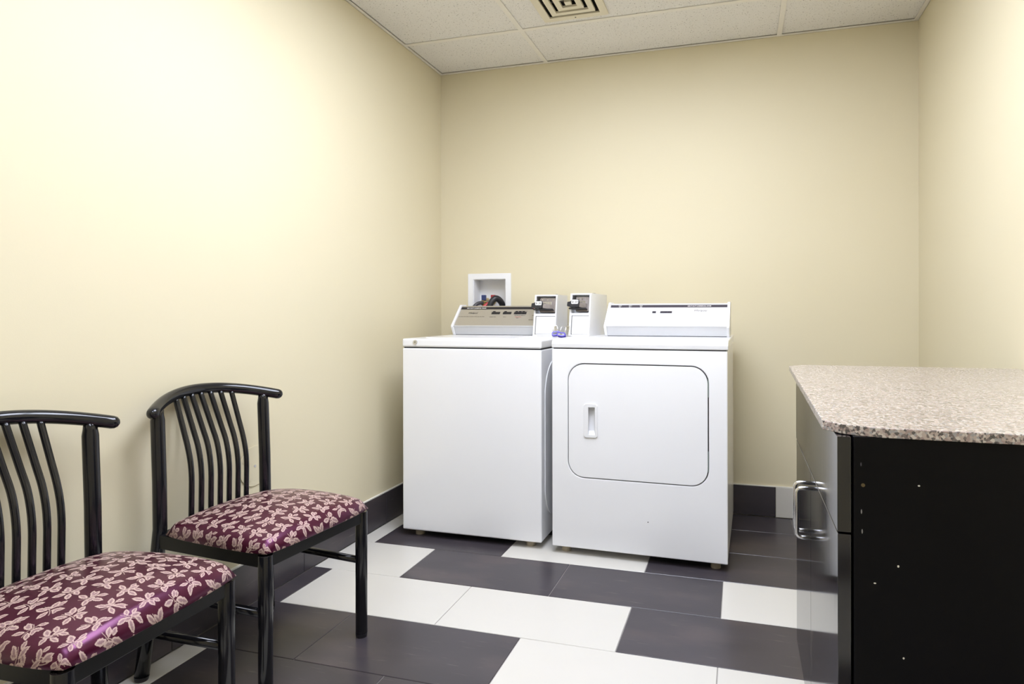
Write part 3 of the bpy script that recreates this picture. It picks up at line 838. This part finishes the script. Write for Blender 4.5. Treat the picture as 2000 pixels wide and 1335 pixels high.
# ================================================================== CHAIRS
def make_chair(loc, rz, label):
    t = empty('side_chair', loc, rz, label=label, cat='chair', group='chairs along the wall')
    h, wf, wr_ = 0.200, 0.1936, 0.190
    ZS = 0.405
    for s in (1, -1):
        lg = obj('leg', tube(NB(), [(h, s * wf, 0.010), (h, s * wf, 0.40)], 0.0185, 20), 'lacquer', t, smooth=False, bevel=0.001)
        for p in lg.data.polygons: p.use_smooth = len(p.vertices) == 4
        obj('foot_cap', tube(NB(), [(h, s * wf, 0.0), (h, s * wf, 0.012)], [0.017, 0.0192], 20), 'black_plastic', lg)
    for s in (1, -1):
        pts = [(-0.2228, s * (wr_ + 0.0386), 0.010), (-0.212, s * (wr_ + 0.020), 0.20), (-0.2035, s * (wr_ + 0.006), 0.34), (-0.2000, s * wr_, 0.42), (-0.2020, s * wr_, 0.55), (-0.2094, s * wr_, 0.728), (-0.2096, s * wr_, 0.744), (-0.2088, s * wr_, 0.764)]
        po = obj('back_post', tube(NB(), pts, [0.0185] * 6 + [0.0160, 0.0150], 20), 'lacquer', t)
        for p in po.data.polygons: p.use_smooth = len(p.vertices) == 4
        obj('foot_cap', tube(NB(), [(-0.2232, s * (wr_ + 0.0392), 0.0), (-0.2226, s * (wr_ + 0.0384), 0.012)], [0.017, 0.0192], 20), 'black_plastic', po)
    # horseshoe top rail
    X0, B, Z0, Cc, YE = -0.2785, 1.948, 0.795, 0.7696, 0.2357
    rail = lambda y: (X0 + B * y * y, y, Z0 - Cc * y * y)
    tr = obj('top_rail', tube(NB(), [rail(YE * 0.955 * (-1 + 2 * i / 40)) for i in range(41)], 0.0168, 20, rounded=True), 'lacquer', t, smooth=True)
    # seven bent spindles
    for i in range(7):
        y = -0.100 + i * 0.2 / 6
        xt, _, zt_ = rail(y)
        xt += 0.004
        lp = lambda f: (xt + (-0.203 - xt) * f, y, (zt_ - 0.006) + (0.635 - zt_ + 0.006) * f)
        P0 = [lp(0), lp(0.35), lp(0.7), lp(1.0), (-0.1915, y, 0.590), (-0.1868, y, 0.545), (-0.1872, y, 0.49), (-0.189, y, 0.40)]
        Q = [Vector(p) for p in P0]; Q = [2 * Q[0] - Q[1]] + Q + [2 * Q[-1] - Q[-2]]
        out = []
        for a in range(1, len(Q) - 2):
            for s_ in range(4):
                u = s_ / 4
                out.append(0.5 * ((2 * Q[a]) + (Q[a + 1] - Q[a - 1]) * u + (2 * Q[a - 1] - 5 * Q[a] + 4 * Q[a + 1] - Q[a + 2]) * u * u + (3 * Q[a] - Q[a - 1] - 3 * Q[a + 1] + Q[a + 2]) * u ** 3))
        out.append(Q[-2])
        obj('spindle', tube(NB(), out, 0.0080, 12), 'lacquer', t, smooth=True)
    # seat frame rails
    zb, zt_ = 0.366, ZS
    obj('front_apron', box(NB(), h - 0.012, h + 0.010, -wf + 0.012, wf - 0.012, zb, zt_), 'lacquer_matte', t, bevel=0.002)
    obj('rear_apron', box(NB(), -h - 0.010, -h + 0.022, -wr_ + 0.012, wr_ - 0.012, zb, zt_), 'lacquer_matte', t, bevel=0.002)
    for s in (1, -1):
        bm = NB(); box(bm, -h + 0.012, h - 0.012, s * wf - 0.010 - s * 0.001, s * wf + 0.010 - s * 0.001, zb, zt_)
        obj('side_apron', bm, 'lacquer_matte', t, bevel=0.002)
        obj('stretcher', tube(NB(), [(-0.2085, s * (wr_ + 0.015), 0.243), (h, s * wf, 0.243)], 0.0112, 14), 'lacquer', t, smooth=True)
    obj('seat_board', box(NB(), -h + 0.013, h - 0.012, -wf + 0.011, wf - 0.011, ZS - 0.012, ZS), 'lacquer_matte', t)
    # domed upholstered cushion; UVs unrolled in metres
    n = 40
    bm = NB(); uvl = bm.loops.layers.uv.new('cloth')
    xa, xb, yh = -0.178, 0.230, 0.220
    grid, uvs = [], {}
    for i in range(n + 1):
        row = []
        for j in range(n + 1):
            a, b = -1 + 2 * i / n, -1 + 2 * j / n
            # squircle plan
            sa = math.copysign(abs(a), a); sb = b
            rc = 0.12
            k1 = math.sqrt(max(0, 1 - rc * sb * sb * sb * sb)); k2 = math.sqrt(max(0, 1 - rc * sa ** 4))
            px = sa * k1; py = sb * k2
            e = max(abs(px), abs(py)) ** 1
            # distance from the rim, in each direction
            dxr, dyr = (1 - abs(a)), (1 - abs(b))
            prof = lambda d, wdt: 1 - (1 - min(d / wdt, 1)) ** 2.6
            hgt = 0.027 * prof(dxr, 0.16) * prof(dyr, 0.13) + 0.043 * (1 - a * a) ** 0.72 * (1 - b ** 2) ** 0.72
            # rim bulges outward a little above the frame
            wdx = (xb - xa) / 2; cx = (xa + xb) / 2
            taper = 1 - 0.035 * (1 - (a + 1) / 2)
            q = bm.verts.new((cx + px * wdx, py * yh * taper, ZS + 0.003 + hgt))
            uvs[q] = (cx + a * wdx * 1.0 + math.copysign(max(0, abs(a) - 0.85) * 0.16, a), b * yh + math.copysign(max(0, abs(b) - 0.87) * 0.18, b))
            row.append(q)
        grid.append(row)
    for i in range(n):
        for j in range(n):
            bm.faces.new([grid[i][j], grid[i + 1][j], grid[i + 1][j + 1], grid[i][j + 1]])
    rim = [grid[i][0] for i in range(n)] + [grid[n][j] for j in range(n)] + [grid[i][n] for i in range(n, 0, -1)] + [grid[0][j] for j in range(n, 0, -1)]
    low = []
    for q in rim:
        c_ = q.co
        v_ = bm.verts.new((0.025 + (c_.x - 0.025) * 0.985, c_.y * 0.985, ZS + 0.0003)); uvs[v_] = uvs[q]; low.append(v_)
    for i in range(len(rim)):
        bm.faces.new([rim[i], low[i], low[(i + 1) % len(rim)], rim[(i + 1) % len(rim)]])
    bm.faces.new(low[::-1])
    for f in bm.faces:
        for l in f.loops: l[uvl].uv = uvs[l.vert]
    obj('seat_cushion', bm, 'leaf', t, smooth=True)
    return t
make_chair((0.2994, -1.773, 0), -0.0903, 'black spindle-back chair with burgundy leaf seat in front of the round wall plate')
make_chair((0.3123, -2.3412, 0), 0.0287, 'black spindle-back chair with burgundy leaf seat farther from the washing machine')

# ================================================================== CABINET AND COUNTER
CZ, CT = 0.863, 0.0152
CBX, CBY0, CBY1, CB = 1.830, -2.318, -1.578, 0.165
cb = empty('base_cabinet', (CBX, CBY0, 0), label='black gloss base cabinet with drawer and two doors under the counter', cat='cabinet')
ln = CBY1 - CBY0
ctop = CZ - CT
bk = 2.48 - CBX
obj('carcass', box(NB(), 0.0225, bk, 0.019, ln, CB, ctop), 'black_gloss', cb)
obj('side_panel', box(NB(), 0.0225, bk, 0.0, 0.0185, CB - 0.10, ctop), 'black_side', cb, bevel=0.0008)
obj('plinth', box(NB(), 0.10, bk, 0.03, ln - 0.02, 0.0, CB - 0.0005), 'black_side', cb)
zs = 0.699
obj('drawer_front', box(NB(), -0.0005, 0.019, -0.001, ln + 0.006, zs + 0.0018, ctop - 0.001), 'black_gloss', cb, bevel=0.0008)
ysplit = -1.930 - CBY0
hy = {0: -1.957 - CBY0, 1: -1.912 - CBY0}
for i, (a, b) in enumerate(((0.0, ysplit - 0.0012), (ysplit + 0.0012, ln))):
    dd = obj('door', box(NB(), 0.0, 0.019, a, b, CB, zs - 0.0018), 'black_gloss', cb, bevel=0.0008)
    yy, z0, z1, o = hy[i], 0.566, 0.669, 0.030
    pts = [(0.002, yy, z0), (-o + 0.010, yy, z0)] + [(-o + 0.010 - 0.010 * math.sin(R(a_)), yy, z0 + 0.010 - 0.010 * math.cos(R(a_))) for a_ in (30, 60, 90)]
    pts += [(-o + 0.010 - 0.010 * math.cos(R(a_)), yy, z1 - 0.010 + 0.010 * math.sin(R(a_))) for a_ in (0, 30, 60)] + [(-o + 0.010, yy, z1), (0.002, yy, z1)]
    obj('handle', tube(NB(), pts, 0.0042, 12), 'chrome', dd, smooth=True)['label'] = 'satin chrome bar handle'
ct = NB()
poly = [(1.838, -1.201), (1.884, -1.150), (2.497, -1.135), (2.497, -2.330), (2.075, -2.323), (1.897, -2.320), (1.870, -2.315), (1.836, -2.297), (1.814, -2.269)]
plate(ct, poly, [], lambda u, v, w: (u, v, w), CZ, CZ - CT)
cto = obj('countertop', ct, 'granite', None, bevel=0.0015)
tag(cto, 'speckled pink grey granite-look laminate countertop with clipped corners on the black cabinet', 'countertop')

# chips and a drilled hole in the side panel's laminate (cabinet coordinates: x from the door face, z height)
CHIPS = [(0.112, 0.779, 0.0016, 0.0012, (0.75, 0.72, 0.62)), (0.084, 0.656, 0.0014, 0.0018, (0.75, 0.72, 0.62)), (0.052, 0.627, 0.0018, 0.0011, (0.78, 0.75, 0.66)),
         (0.091, 0.519, 0.0013, 0.0016, (0.7, 0.68, 0.62)), (0.0345, 0.704, 0.0009, 0.0035, (0.28, 0.28, 0.27)), (0.0335, 0.734, 0.0010, 0.0035, (0.26, 0.26, 0.25)), (0.033, 0.806, 0.0010, 0.003, (0.07, 0.07, 0.08))]
k = k_side
sp = k.n('ShaderNodeSeparateXYZ'); k.link(side_tc.outputs['Object'], sp.inputs[0])
col = side_base
for (cx, cz, rx, rz, cc) in CHIPS:
    dx = k.math('DIVIDE', k.math('SUBTRACT', sp.outputs[0], cx), rx)
    dz = k.math('DIVIDE', k.math('SUBTRACT', sp.outputs[2], cz), rz)
    m = k.math('LESS_THAN', k.math('ADD', k.math('MULTIPLY', dx, dx), k.math('MULTIPLY', dz, dz)), 1.0)
    col = k.mix(m, col, cc)
k.set(Base_Color=col, Roughness=0.35)
k.b.inputs['Specular IOR Level'].default_value = 0.12
obj('peg_hole', tube(NB(), [(0.0358, -0.0006, 0.7745), (0.0358, 0.001, 0.7745)], 0.0028, 14), 'old_brass', cb)
